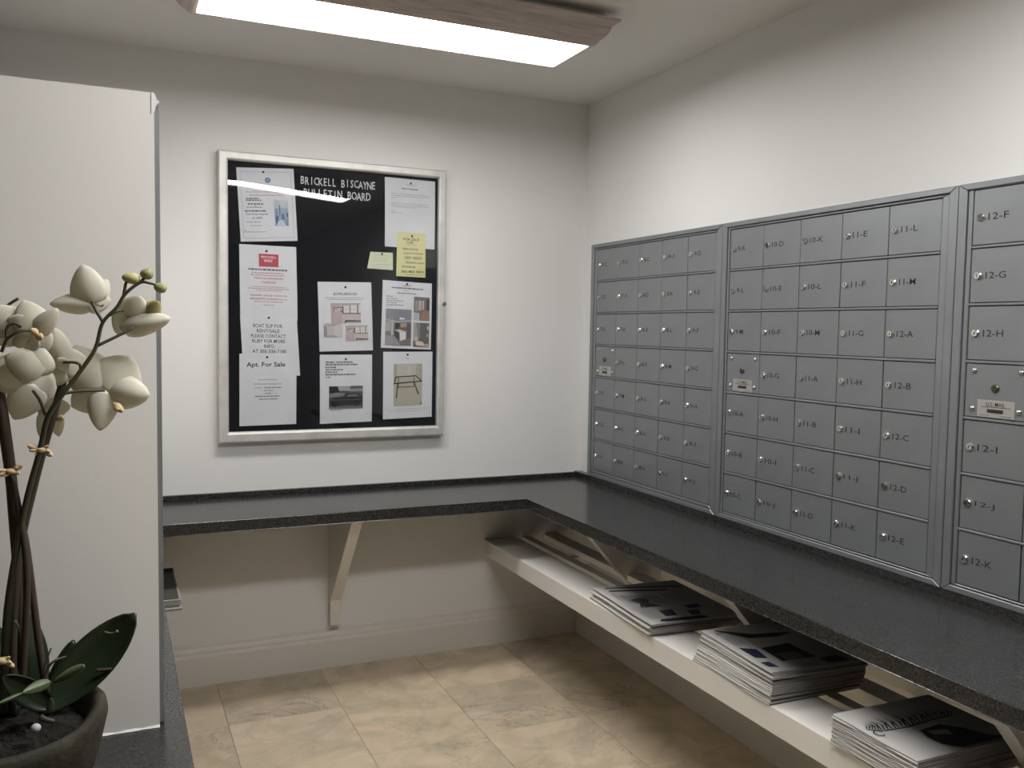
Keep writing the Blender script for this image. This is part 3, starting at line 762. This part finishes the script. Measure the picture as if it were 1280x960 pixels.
Lc = Sheet('notice_sheet', [(-1.2184, 1.2984), (-1.0024, 1.2994), (-1.0024, 1.022), (-1.2174, 1.018)], M_PAPER, 'white car sale flyer with one dark photo of a parked car', 'paper', pin=(.49, .065))
Lc.greek([(.11, .28, .11, .02), (.31, .62, .11, .02), (.11, .72, .145, .02), (.10, .32, .185, .022), (.11, .46, .22, .018), (.10, .33, .255, .02), (.10, .68, .29, .02), (.11, .22, .33, .014)], M_INKGREY)
Lc.greek([(.20, .42, .81, .012)], M_INKLIGHT)
Lc.pic((.17, .46, .82, .79), [((.10, .10, .10), rect(0, 0, 1, 1)), ((.40, .40, .40), [(.25, 0), (.62, 0), (.62, .22), (.3, .2)]), ((.03, .03, .03), [(0, 0), (.25, .02), (.3, .25), (.1, .32), (0, .3)]), ((.22, .22, .22), [(0, .34), (.2, .28), (.45, .32), (.48, .42), (0, .5)]), ((.30, .30, .30), rect(.62, .12, 1, .25)), ((.03, .03, .035), [(.02, .62), (.15, .52), (.40, .48), (.97, .48), (.99, .74), (.9, .84), (.1, .86), (.02, .78)]), ((.03, .03, .035), [(.40, .485), (.5, .34), (.86, .34), (.97, .485)]), ((.20, .20, .21), [(.5, .47), (.57, .38), (.82, .38), (.9, .47)]), ((.13, .13, .13), rect(.06, .60, .95, .625)), ((.015, .015, .015), [(.16+.09*math.cos(q*.524), .78+.14*math.sin(q*.524)) for q in range(12)]), ((.015, .015, .015), [(.82+.09*math.cos(q*.524), .76+.14*math.sin(q*.524)) for q in range(12)]), ((.18, .18, .18), rect(.0, .92, 1, 1))])

N = Sheet('notice_sheet', [(-.9551, 1.3112), (-.7395, 1.3125), (-.741, 1.035), (-.9551, 1.029)], M_PAPER, 'white flyer with a photo of a black metal table frame', 'paper', pin=(.49, .045), curl=.02)
N.greek([(.45, .54, .10, .01)], M_INKLIGHT)
tk = (.04, .04, .045)
N.pic((.21, .18, .79, .81), [((.52, .47, .38), rect(0, 0, 1, 1)), ((.55, .52, .45), rect(.12, 0, .78, .34)), ((.46, .42, .35), [(0, 0), (.12, 0), (.12, .34), (0, .42)]), ((.60, .58, .50), rect(.46, .05, .6, .3)), ((.48, .43, .34), [(.78, 0), (1, 0), (1, .4), (.78, .34)]),
    (tk, [(.08, .30), (.76, .28), (.76, .305), (.08, .325)]), (tk, [(.0, .455), (1, .41), (1, .435), (.0, .485)]), (tk, [(.06, .30), (.10, .30), (.035, .48), (0, .48)]), (tk, [(.74, .28), (.78, .28), (1, .42), (.96, .43)]),
    (tk, [(.12, .47), (.15, .47), (.12, .82), (.08, .82)]), (tk, [(.70, .44), (.73, .44), (.89, .73), (.85, .74)]), (tk, [(.16, .32), (.18, .32), (.17, .58), (.15, .58)]), (tk, [(.70, .3), (.72, .3), (.72, .56), (.70, .56)]), (tk, [(.14, .545), (.72, .54), (.72, .555), (.14, .56)]), ((.42, .37, .29), [(.15, .60), (.62, .58), (.62, .59), (.15, .61)]), ((.10, .10, .10), rect(.94, .93, .99, .98))])
N.greek([(.05, .95, .86, .006), (.12, .8, .89, .006)], M_INKLIGHT)

Y = Sheet('yellow_note', [(-.900, 1.808), (-.777, 1.808), (-.775, 1.624), (-.902, 1.626)], M_YELLOW, 'tall yellow handwritten note, FOR SALE CAR', 'note', layer=2, pin=(.52, .08), bulge=.0015)
Y.text([('FOR SALE', .50, .155, .55, .055), ('CAR', .46, .225, .24, .05), ('2000 FOCUS', .47, .375, .55, .05), ('GOOD AT DOOR', .57, .47, .68, .045), ('LIKE NEW!', .58, .565, .62, .055), ('83,000 miles', .64, .68, .64, .05), ('$7500.00', .42, .78, .46, .05), ('305 801 9971', .55, .885, .78, .055)], M_INK, 'handwriting')
Y.greek([(.33, .66, .275, .007), (.3, .45, .61, .007), (.6, .85, .60, .007), (.3, .98, .955, .006)], M_INK)

S_ = Sheet('paper_slip', [(-1.012, 1.721), (-.917, 1.721), (-.916, 1.650), (-1.025, 1.653)], M_PALEYEL, 'small pale yellow slip with a slanted side', 'note', pin=(.52, .10), bulge=.001)
S_.greek([(.2, .9, .2, .03), (.18, .85, .36, .03), (.2, .8, .52, .03), (.3, .9, .72, .04), (.2, .7, .86, .03)], flat('faint_pencil', (.50, .51, .36)))

# ================================================================ NEWSPAPERS
def news_mesh(wd, dp, th, seed):
    """folded paper: local x = along the folded front edge, y = depth away from it, z up"""
    rnd = random.Random(seed); bm = bmesh.new(); nx = 8
    prof = []
    for k in range(5):
        a = math.pi*k/4
        prof.append((th*.5*(1-math.sin(a)), th*.5*(1-math.cos(a))))
    prof = prof+[(dp, th), (dp, 0)]
    loops = []
    ph = rnd.random()*6
    for i in range(nx+1):
        x = wd*i/nx; wob = .0012*math.sin(ph+i*.9)+rnd.uniform(-.0006, .0006)
        loops.append([bm.verts.new((x+(rnd.uniform(-.001, .001) if i in (0, nx) else 0), y+(wob if y < dp*.5 else 0), z)) for y, z in prof])
    k = len(prof)
    for i in range(nx):
        for j in range(k): bm.faces.new((loops[i][j], loops[i+1][j], loops[i+1][(j+1) % k], loops[i][(j+1) % k]))
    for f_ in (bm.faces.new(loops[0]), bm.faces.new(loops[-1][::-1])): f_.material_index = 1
    me = mesh_from(bm, 'newspaper'); me.materials.append(M_NEWS); me.materials.append(M_NEWSSHADE); return me
ORD = ['topmost', 'second', 'third', 'fourth', 'fifth', 'sixth', 'seventh', 'eighth', 'ninth', 'tenth', 'eleventh', 'twelfth', 'thirteenth', 'fourteenth', 'fifteenth', 'sixteenth', 'seventeenth', 'eighteenth']
def stack(fx, fy, ang, wd, dp, z, ths, where, group, jit=.004, top_label=None, prints=None, lean=0.0, twist=0.0):
    """fx,fy: front corner at the viewer's left; papers run towards -Y, depth to +X"""
    n_ = len(ths); zz = z
    cache = {}
    for i, th in enumerate(ths):
        key = (round(th, 4), i % 4)
        if key not in cache: cache[key] = news_mesh(wd, dp, th-.0003, i)
        o = link('newspaper', cache[key])
        jx, jy = random.uniform(-jit, jit), random.uniform(-jit, jit); g = i/max(n_-1, 1)
        o.location = (fx+jx*.6+lean*g, fy+jy, zz); o.rotation_euler = (0, 0, math.radians(-90)+ang+twist*g+random.uniform(-.006, .006))
        k = n_-1-i
        lab = top_label if (k == 0 and top_label) else '%s folded newspaper %s %s' % (ORD[k], 'from the top of' if k else 'of', where)
        tag(o, lab, 'newspaper', group)
        zz += th
        if k == 0 and prints:
            V = []; Fc = []; mi = []; mats = []; cols = []
            for q, (c, pts) in enumerate(prints):
                b0 = len(V); V += [(wd*a, th*.5+(dp-th*.5)*b, th+.00015+.00006*q) for a, b in pts]
                Fc.append(tuple(range(b0, b0+len(pts))))
                if c not in cols: cols.append(c); mats.append(flat('print_%02d_%02d_%02d' % tuple(int(99*v) for v in c), c))
                mi.append(cols.index(c))
            me = bpy.data.meshes.new('front_page_print'); me.from_pydata(V, [], Fc); po = link('front_page_print', me, o, mats)
            for p, v in zip(me.polygons, mi): p.material_index = v
def lines(a0, a1, b0, b1, n_, c=(.30, .30, .30), f=.35):
    out = []
    for i in range(n_):
        a = a0+(a1-a0)*i/n_; out.append((c, rect(a, b0, a+(a1-a0)/n_*f, b1)))
    return out
dkc, gyc, nv = (.04, .04, .045), (.26, .26, .26), (.016, .02, .045)
# page coordinates: a along the front edge, b into the shelf
P1 = [(dkc, [(.03, .10), (.06, .10), (.20, .95), (.16, .95)]), (dkc, [(.11, .10), (.15, .10), (.26, .72), (.22, .72)]), (gyc, [(.26, .12), (.48, .12), (.60, .50), (.36, .52)]), (dkc, [(.40, .16), (.37, .30), (.44, .36), (.52, .30), (.62, .38), (.62, .14), (.52, .20)]),
      (gyc, rect(.36, .56, .56, .80)), (dkc, [(.72, .27), (.72, .42), (.86, .38), (.86, .25)]), (dkc, [(.66, .60), (.66, .76), (.74, .76), (.75, .60)]), (dkc, [(.78, .54), (.79, .68), (.90, .62), (.89, .52)]), (nv, [(.91, .16), (.95, .12), (.975, .20), (.985, .60), (.96, .66), (.925, .60)])]+lines(.60, .9, .05, .2, 9)+lines(.2, .4, .06, .11, 8)
P2 = [(nv, [(.47, .06), (.54, .20), (.74, .16), (.70, .06)]), (nv, [(.80, .03), (.80, .12), (.92, .13), (.90, .05)]), (dkc, [(.53, .25), (.50, .58), (.83, .60), (.83, .24)]), (dkc, [(.87, .60), (.84, .80), (.97, .84), (.97, .62)]), (dkc, [(.04, .12), (.06, .10), (.30, .30), (.34, .60), (.28, .8), (.22, .4)]), (gyc, rect(.10, .06, .16, .14))]+lines(.68, .92, .30, .5, 8)+lines(.20, .44, .06, .2, 7)
sh_ = [(.37, .03), (.45, .15), (.47, .36), (.44, .61), (.44, .84)]
P3 = []
for i in range(4):
    (a0, b0), (a1, b1) = sh_[i], sh_[i+1]; P3.append((dkc, [(a0, b0), (a1, b1), (a1+.022, b1), (a0+.022, b0)]))
for i in range(26):
    t = i/25; q = min(int(t*4), 3); f_ = t*4-q; a = sh_[q][0]+(sh_[q+1][0]-sh_[q][0])*f_; b = sh_[q][1]+(sh_[q+1][1]-sh_[q][1])*f_
    L = (.10+.16*math.sin(math.pi*t))*(.8+.4*((i*37) % 11)/11); db = .05+.03*((i*17) % 5)/5
    P3.append((dkc, [(a, b), (a-L*.5, b+db*.7), (a-L, b+db*.6), (a-L*.45, b+db*.95), (a, b+.014)]))
for q in range(8):
    a0, a1 = math.pi*(.55+.2*q), math.pi*(.55+.2*(q+1))
    P3.append((dkc, [(.49+r_*math.cos(t_)*1.0, .065+r_*.75*math.sin(t_)) for r_, t_ in ((.06, a0), (.06, a1), (.045, a1), (.045, a0))]))
P3 += [(dkc, [(.59, .38), (.56, .60), (.70, .72), (.90, .80), (.97, .95), (.97, .46), (.86, .36), (.72, .34)]), (gyc, [(.62, .42), (.66, .58), (.76, .56), (.70, .42)])]
stack(-.472, -.940, -.055, .405, .325, SZ, [.0058]*7, 'the low stack near the room corner', 'newspapers in the low stack', .009, 'topmost newspaper with dark headlines on the low stack near the room corner', P1, .012)
stack(-.480, -1.555, -.012, .328, .30, SZ, [.0056]*15, 'the tall middle stack', 'newspapers in the tall stack', .004, 'topmost newspaper with navy pictures on the tall middle stack', P2, .028, -.06)
stack(-.490, -2.098, -.01, .238, .30, SZ, [.0050]*14, 'the stack topped by a feather drawing', 'newspapers in the feather stack', .0022, 'topmost newspaper printed with a black feather drawing', P3)
for i in range(4):
    o = link('newspaper', news_mesh(.42, .30, .0076, 60+i)); o.location = (-1.778+random.uniform(-.008, .004), -.52+random.uniform(-.008, .006), .4685+i*.0085)
    o.rotation_euler = (0, 0, math.radians(90))
    tag(o, '%s newspaper %s the pile poking out from under the partition counter' % (ORD[3-i], 'from the top of' if i < 3 else 'of'), 'newspaper', 'newspapers under the partition counter')
    if i == 3:
        me = bpy.data.meshes.new('front_page_print'); me.from_pydata([(.01, .006, .0079), (.41, .006, .0079), (.41, .29, .0079), (.01, .29, .0079)], [], [(0, 1, 2, 3)])
        link('front_page_print', me, o, flat('dark_cover', (.10, .095, .075)))

# ================================================================ ORCHID
OY = -2.30
oc = at(-6, 888, OY)
orc = empty('potted_orchid', (oc.x, OY, ZC)); tag(orc, 'white orchid with dark leaves in a weathered brown bowl', 'plant')
def opos(p): return Vector(p)-orc.location
RR = .126; RH = .165
bm = lathe([(.068, 0), (.082, .008), (.104, .05), (.121, .105), (RR+.004, .145), (RR+.002, RH-.006), (RR-.004, RH), (RR-.012, RH-.004), (RR-.018, RH-.02), (.09, .09), (.02, .08)], 48)
for v in bm.verts:
    a = math.atan2(v.co.y, v.co.x); k = 1+.02*math.sin(3*a+1)+.012*math.sin(7*a); v.co.x *= k; v.co.y *= k
    if v.co.z > .1: v.co.z += .006*math.sin(2*a+.5)
link('bowl', mesh_from(bm, 'bowl', True), orc, M_POT)
bm = lathe([(RR-.015, RH-.030), (.08, RH-.016), (.045, RH-.010), (.005, RH-.006)], 40)
for v in bm.verts: v.co.z += random.uniform(-.004, .006)
link('moss', mesh_from(bm, 'moss', True), orc, M_MOSS)
def px_tube(name, pts, r0, r1, mt, parent=orc):
    P_ = smooth_path([at(x, y, OY+dy) for x, y, dy in pts], 5); k = len(P_)
    o_ = link(name, tube([opos(p) for p in P_], [r0+(r1-r0)*i/(k-1) for i in range(k)], 8), parent, mt)
    return o_
px_tube('support_stick', [(14, 890, 0), (20, 720, 0), (44, 600, .0), (82, 466, 0)], .0055, .0048, M_STICK)
def px_tube_r(name, pts, mt):
    P_ = smooth_path([at(x, y, OY+dy) for x, y, dy, r in pts], 5); rr = []
    for i in range(len(pts)-1):
        for k in range(5): rr.append(pts[i][3]+(pts[i+1][3]-pts[i][3])*k/5)
    rr.append(pts[-1][3])
    return link(name, tube([opos(p) for p in P_], rr, 8), orc, mt)
px_tube_r('flower_stem', [(4, 890, -.01, .005), (10, 760, -.012, .005), (30, 640, -.016, .0038), (50, 562, -.02, .0034), (60, 521, -.025, .0034), (79, 492, -.03, .0031), (99, 466, -.03, .0028), (119, 436, -.03, .0025), (128, 404, -.03, .0023), (146, 384, -.03, .0021), (157, 367, -.03, .0022), (175, 353.5, -.03, .0019), (187, 354, -.03, .0016), (200, 358, -.03, .0014)], M_STEM)
px_tube('support_stick', [(62, 890, .02), (48, 800, .02), (34, 690, .015), (24, 640, .01)], .0050, .0042, M_STICKR)
px_tube('support_stick', [(30, 890, .03), (24, 740, .02), (17, 640, .01), (13, 590, 0), (3, 520, -.01), (-6, 460, -.01)], .0062, .0075, M_STICKR)
px_tube('support_stick', [(26, 880, -.02), (34, 720, -.02), (20, 620, -.01), (12, 590, .0)], .0045, .004, M_STICK)
# raised side stems
def pedicel(pts): return px_tube('pedicel', pts, .0021, .0018, M_STEM, orc)
pedicel([(129, 403, -.03), (120, 388, -.024), (114.7, 377, -.018)])
pedicel([(122, 432, -.03), (146, 420.5, -.027), (166, 410, -.022)])
pedicel([(137, 394, -.03), (146, 389, -.026), (154, 388, -.02)])
pedicel([(80, 492, -.03), (102, 488.5, -.026), (131, 488, -.018)])
pedicel([(101, 464, -.03), (100, 456, -.03), (93, 453, -.03), (79, 453, -.026)])
pedicel([(57, 519, -.025), (50, 501, -.026), (41, 488, -.03)])
pedicel([(2, 440, -.04), (8, 425, -.042), (14, 420, -.044), (24, 414, -.045), (39, 413, -.04)])
pedicel([(8, 426, -.042), (9, 410, -.042), (18, 404, -.042), (26, 409, -.038)])
pedicel([(-2, 382, -.01), (4, 387, -.01), (12, 380, -.01), (23, 373, -.01)])
pedicel([(154.5, 370, -.03), (156, 361, -.03), (157.5, 354, -.029), (161, 350, -.028)])
pedicel([(175, 353.5, -.03), (180, 348, -.029), (184, 343, -.028)])
# buds
def bud(x, y, rx, rz_, mt, rot=0):
    bm = bmesh.new(); bmesh.ops.create_uvsphere(bm, u_segments=14, v_segments=9, radius=1)
    for v in bm.verts: v.co = Vector((v.co.x*rx*(1-.15*v.co.x), v.co.y*rz_, v.co.z*rz_))
    bmesh.ops.rotate(bm, verts=bm.verts[:], cent=(0, 0, 0), matrix=Matrix.Rotation(rot, 3, 'Y'))
    o_ = link('bud', mesh_from(bm, 'bud', True), orc, mt); o_.location = opos(at(x, y, OY-.028)); return o_
bud(165.5, 348, .0115, .0075, M_BUDY, .1); bud(184.5, 342.5, .0085, .0075, M_BUD); bud(201.5, 360, .0085, .0068, M_BUD, .2)
# petals: base pixel, tip pixel, width px, depth change to the tip, cup
def petal_mesh(b, t, wd, nrm, cup, org, round_=.62, nu=6, nv_=10, fold=0.0):
    bm = bmesh.new(); ax = t-b; L = ax.length; ax.normalize(); side = ax.cross(nrm).normalized(); nn = side.cross(ax).normalized()
    V = []
    for j in range(nv_+1):
        s = j/nv_; prof = (math.sin(math.pi*s**round_))**.62 if 0 < s < 1 else 0
        row = []
        for i in range(nu+1):
            u = 2*i/nu-1
            p = b+ax*(L*s)+side*(u*wd*.5*max(prof, .03))+nn*(cup*L*(u*u*prof*.5+(s-.5)**2-.25)+fold*abs(u)*prof*wd)
            row.append(bm.verts.new(p-org))
        V.append(row)
    for j in range(nv_):
        for i in range(nu): bm.faces.new((V[j][i], V[j][i+1], V[j+1][i+1], V[j+1][i]))
    me = mesh_from(bm, 'petal', True); return me
TOCAM = lambda p: (CAM-p).normalized()
def flower(cx, cy, dy, petals, lip=None, yellow=()):
    o_ = bpy.data.objects.new('flower', None); COL.objects.link(o_); o_.parent = orc; o_.empty_display_size = .02
    c = at(cx, cy, OY+dy); o_.location = opos(c)
    for (bx, by, tx, ty, wpx, tip_dy, cup) in list(petals)+list(yellow):
        b = at(bx, by, OY+dy); t = at(tx, ty, OY+dy+tip_dy)
        wd = wpx*(b-CAM).dot(fw)/F_PX
        p_ = link('petal', petal_mesh(b, t, wd, TOCAM(b)*-1, cup, c), o_, M_BUDY if (bx, by, tx, ty, wpx, tip_dy, cup) in yellow else M_PETAL)
        md = p_.modifiers.new('thickness', 'SOLIDIFY'); md.thickness = .0011
    if lip:
        for (bx, by, tx, ty, wpx) in lip:
            b = at(bx, by, OY+dy-.008); t = at(tx, ty, OY+dy-.02)
            l_ = link('lip', petal_mesh(b, t, wpx*(b-CAM).dot(fw)/F_PX, TOCAM(b)*-1, .5, c, nu=4, nv_=6), o_, M_LIP)
            md = l_.modifiers.new('thickness', 'SOLIDIFY'); md.thickness = .0015
# upper flower, seen from behind
flower(115, 378, -.004, [(115, 381, 104, 331, 42, -.004, .40), (116, 379, 63, 380, 26, .006, .4), (108, 379, 138, 374, 30, .012, .3), (116, 380, 134, 350, 26, .02, .3)])
# half-open flower at the right
flower(164, 405, -.006, [(163, 398, 175, 370, 36, -.006, .45), (150, 410, 213, 398, 30, -.012, .5), (166, 414, 144, 386, 34, .006, .35), (156, 402, 196, 408, 34, .012, .3)], None, [(183, 394, 199, 377, 22, -.010, .5)])
# hanging open flower
flower(134, 489, -.002, [(134, 490, 164, 446, 66, .010, .25), (124, 488, 94, 432, 54, .016, .3), (128, 488, 90, 508, 48, .018, .25), (131, 488, 125, 538, 36, -.004, .25), (137, 488, 187, 494, 42, -.014, .6)], [(142, 504, 154, 515, 8), (144, 506, 148, 513, 7)])
# pair at the left
flower(76, 453, -.010, [(76, 456, 68, 410, 32, -.004, .3), (78, 455, 44, 440, 44, .010, .25), (80, 456, 110, 452, 40, .012, .25), (78, 456, 50, 482, 36, .004, .25), (72, 460, 86, 450, 20, -.010, .5)])
flower(38, 470, -.022, [(56, 462, 6, 446, 46, -.008, .3), (44, 470, 44, 430, 44, .0, .3), (30, 470, -20, 462, 50, .004, .3), (42, 480, 18, 524, 44, .010, .25), (40, 476, 66, 496, 44, .010, .25)])
flower(46, 416, -.030, [(46, 420, 30, 376, 46, .012, .25), (44, 418, 72, 386, 24, -.006, .35), (48, 420, 16, 430, 30, .012, .25), (46, 418, 60, 438, 30, .014, .25)], [(46, 420, 54, 423, 9), (47, 418, 38, 411, 7)])
flower(14, 406, -.022, [(22, 412, -14, 384, 42, .010, .3), (18, 410, 28, 394, 24, -.004, .35), (18, 412, 2, 432, 32, .010, .25)])
flower(62, 518, .025, [(62, 512, 52, 548, 22, .0, .25), (66, 510, 74, 545, 20, .005, .25), (60, 512, 44, 506, 16, .0, .25), (64, 510, 88, 508, 22, .0, .25), (62, 512, 62, 486, 22, .0, .25)], [(70, 524, 80, 522, 7)])
# leaves
def leaf(bx, by, tx, ty, wpx, dyb, dyt, cup, mt, round_=.75, fold=.16, nrm=None):
    b = at(bx, by, OY+dyb); t = at(tx, ty, OY+dyt); wd = wpx*(b-CAM).dot(fw)/F_PX
    me = petal_mesh(b, t, wd, nrm or TOCAM(b)*-1, cup, orc.location, round_, 8, 16, fold)
    o_ = link('leaf', me, orc, mt); md = o_.modifiers.new('thickness', 'SOLIDIFY'); md.thickness = .0016
    return o_
leaf(52, 892, 169, 767, 56, .01, .04, -.28, M_LEAF, 1.05)
leaf(44, 890, 22, 756, 48, .04, .07, .15, M_LEAF, 1.0)
leaf(20, 895, -30, 770, 54, .0, .03, .15, M_LEAF, 1.0)
leaf(64, 890, 92, 800, 30, .03, .06, .1, M_LEAF, .8)
leaf(64, 884, 4, 846, 30, -.03, -.06, -.25, M_LEAF, .8)
leaf(64, 852, 28, 866, 15, -.05, -.07, .1, M_LEAFL, .7)
leaf(68, 852, 106, 832, 10, -.03, -.045, .2, M_LEAFL, 1.1)
leaf(30, 866, -8, 882, 6, -.06, -.08, .1, M_LEAFL, .7)
leaf(62, 890, 64, 872, 7, -.06, -.07, .1, M_LEAFL, .8)
px_tube('aerial_root', [(54, 848, -.01), (62, 832, -.01), (70, 825, -.01), (82, 821, 0)], .0016, .0014, M_STEM)
px_tube('aerial_root', [(54, 840, -.01), (58, 826, -.01), (64, 810, -.01)], .0012, .0009, M_STEM)
px_tube('aerial_root', [(18, 776, -.02), (26, 790, -.02), (30, 815, -.02)], .0022, .0018, M_LEAFL)
px_tube('aerial_root', [(120, 838, .02), (134, 837, .02), (140, 836, .02)], .0030, .0026, M_STICK)
px_tube('aerial_root', [(130, 790, .01), (140, 792, .005), (147, 789, .0)], .0016, .0020, M_LEAFL)
# raffia ties
def tie(x, y, dy, sgn=1):
    c = at(x, y, OY+dy); o_ = bpy.data.objects.new('raffia_tie', None); COL.objects.link(o_); o_.parent = orc; o_.location = opos(c); o_.empty_display_size = .01
    for (tx, ty, wpx) in ((x-18, y-5*sgn, 6), (x-16, y+1*sgn, 4), (x+14, y+8*sgn, 6), (x+11, y+3, 4), (x-9, y+7, 3), (x+9, y-5, 3)):
        t = at(tx, ty, OY+dy-.006)
        l_ = link('raffia_strand', petal_mesh(c, t, wpx*(c-CAM).dot(fw)/F_PX, TOCAM(c)*-1, .35, c, 1.5, 4, 6), o_, M_RAFFIA)
        md = l_.modifiers.new('thickness', 'SOLIDIFY'); md.thickness = .0007
    bm = lathe([(.006, -.003), (.0075, 0), (.006, .003)], 14)
    link('raffia_knot', mesh_from(bm, 'raffia_knot', True), o_, M_RAFFIA)
tie(52, 562, -.018); tie(14, 589, -.016, -1); tie(4, 826, -.045)
tie_l = px_tube('bark_chip', [(50, 896, -.09), (58, 900, -.09), (68, 902, -.09)], .004, .003, M_STICKR)
bm = bmesh.new(); bmesh.ops.create_icosphere(bm, subdivisions=2, radius=.0058)
pb = link('pebble', mesh_from(bm, 'pebble', True), orc, flat('pebble_white', (.55, .56, .60))); pb.location = opos(at(45, 910, OY-.075))
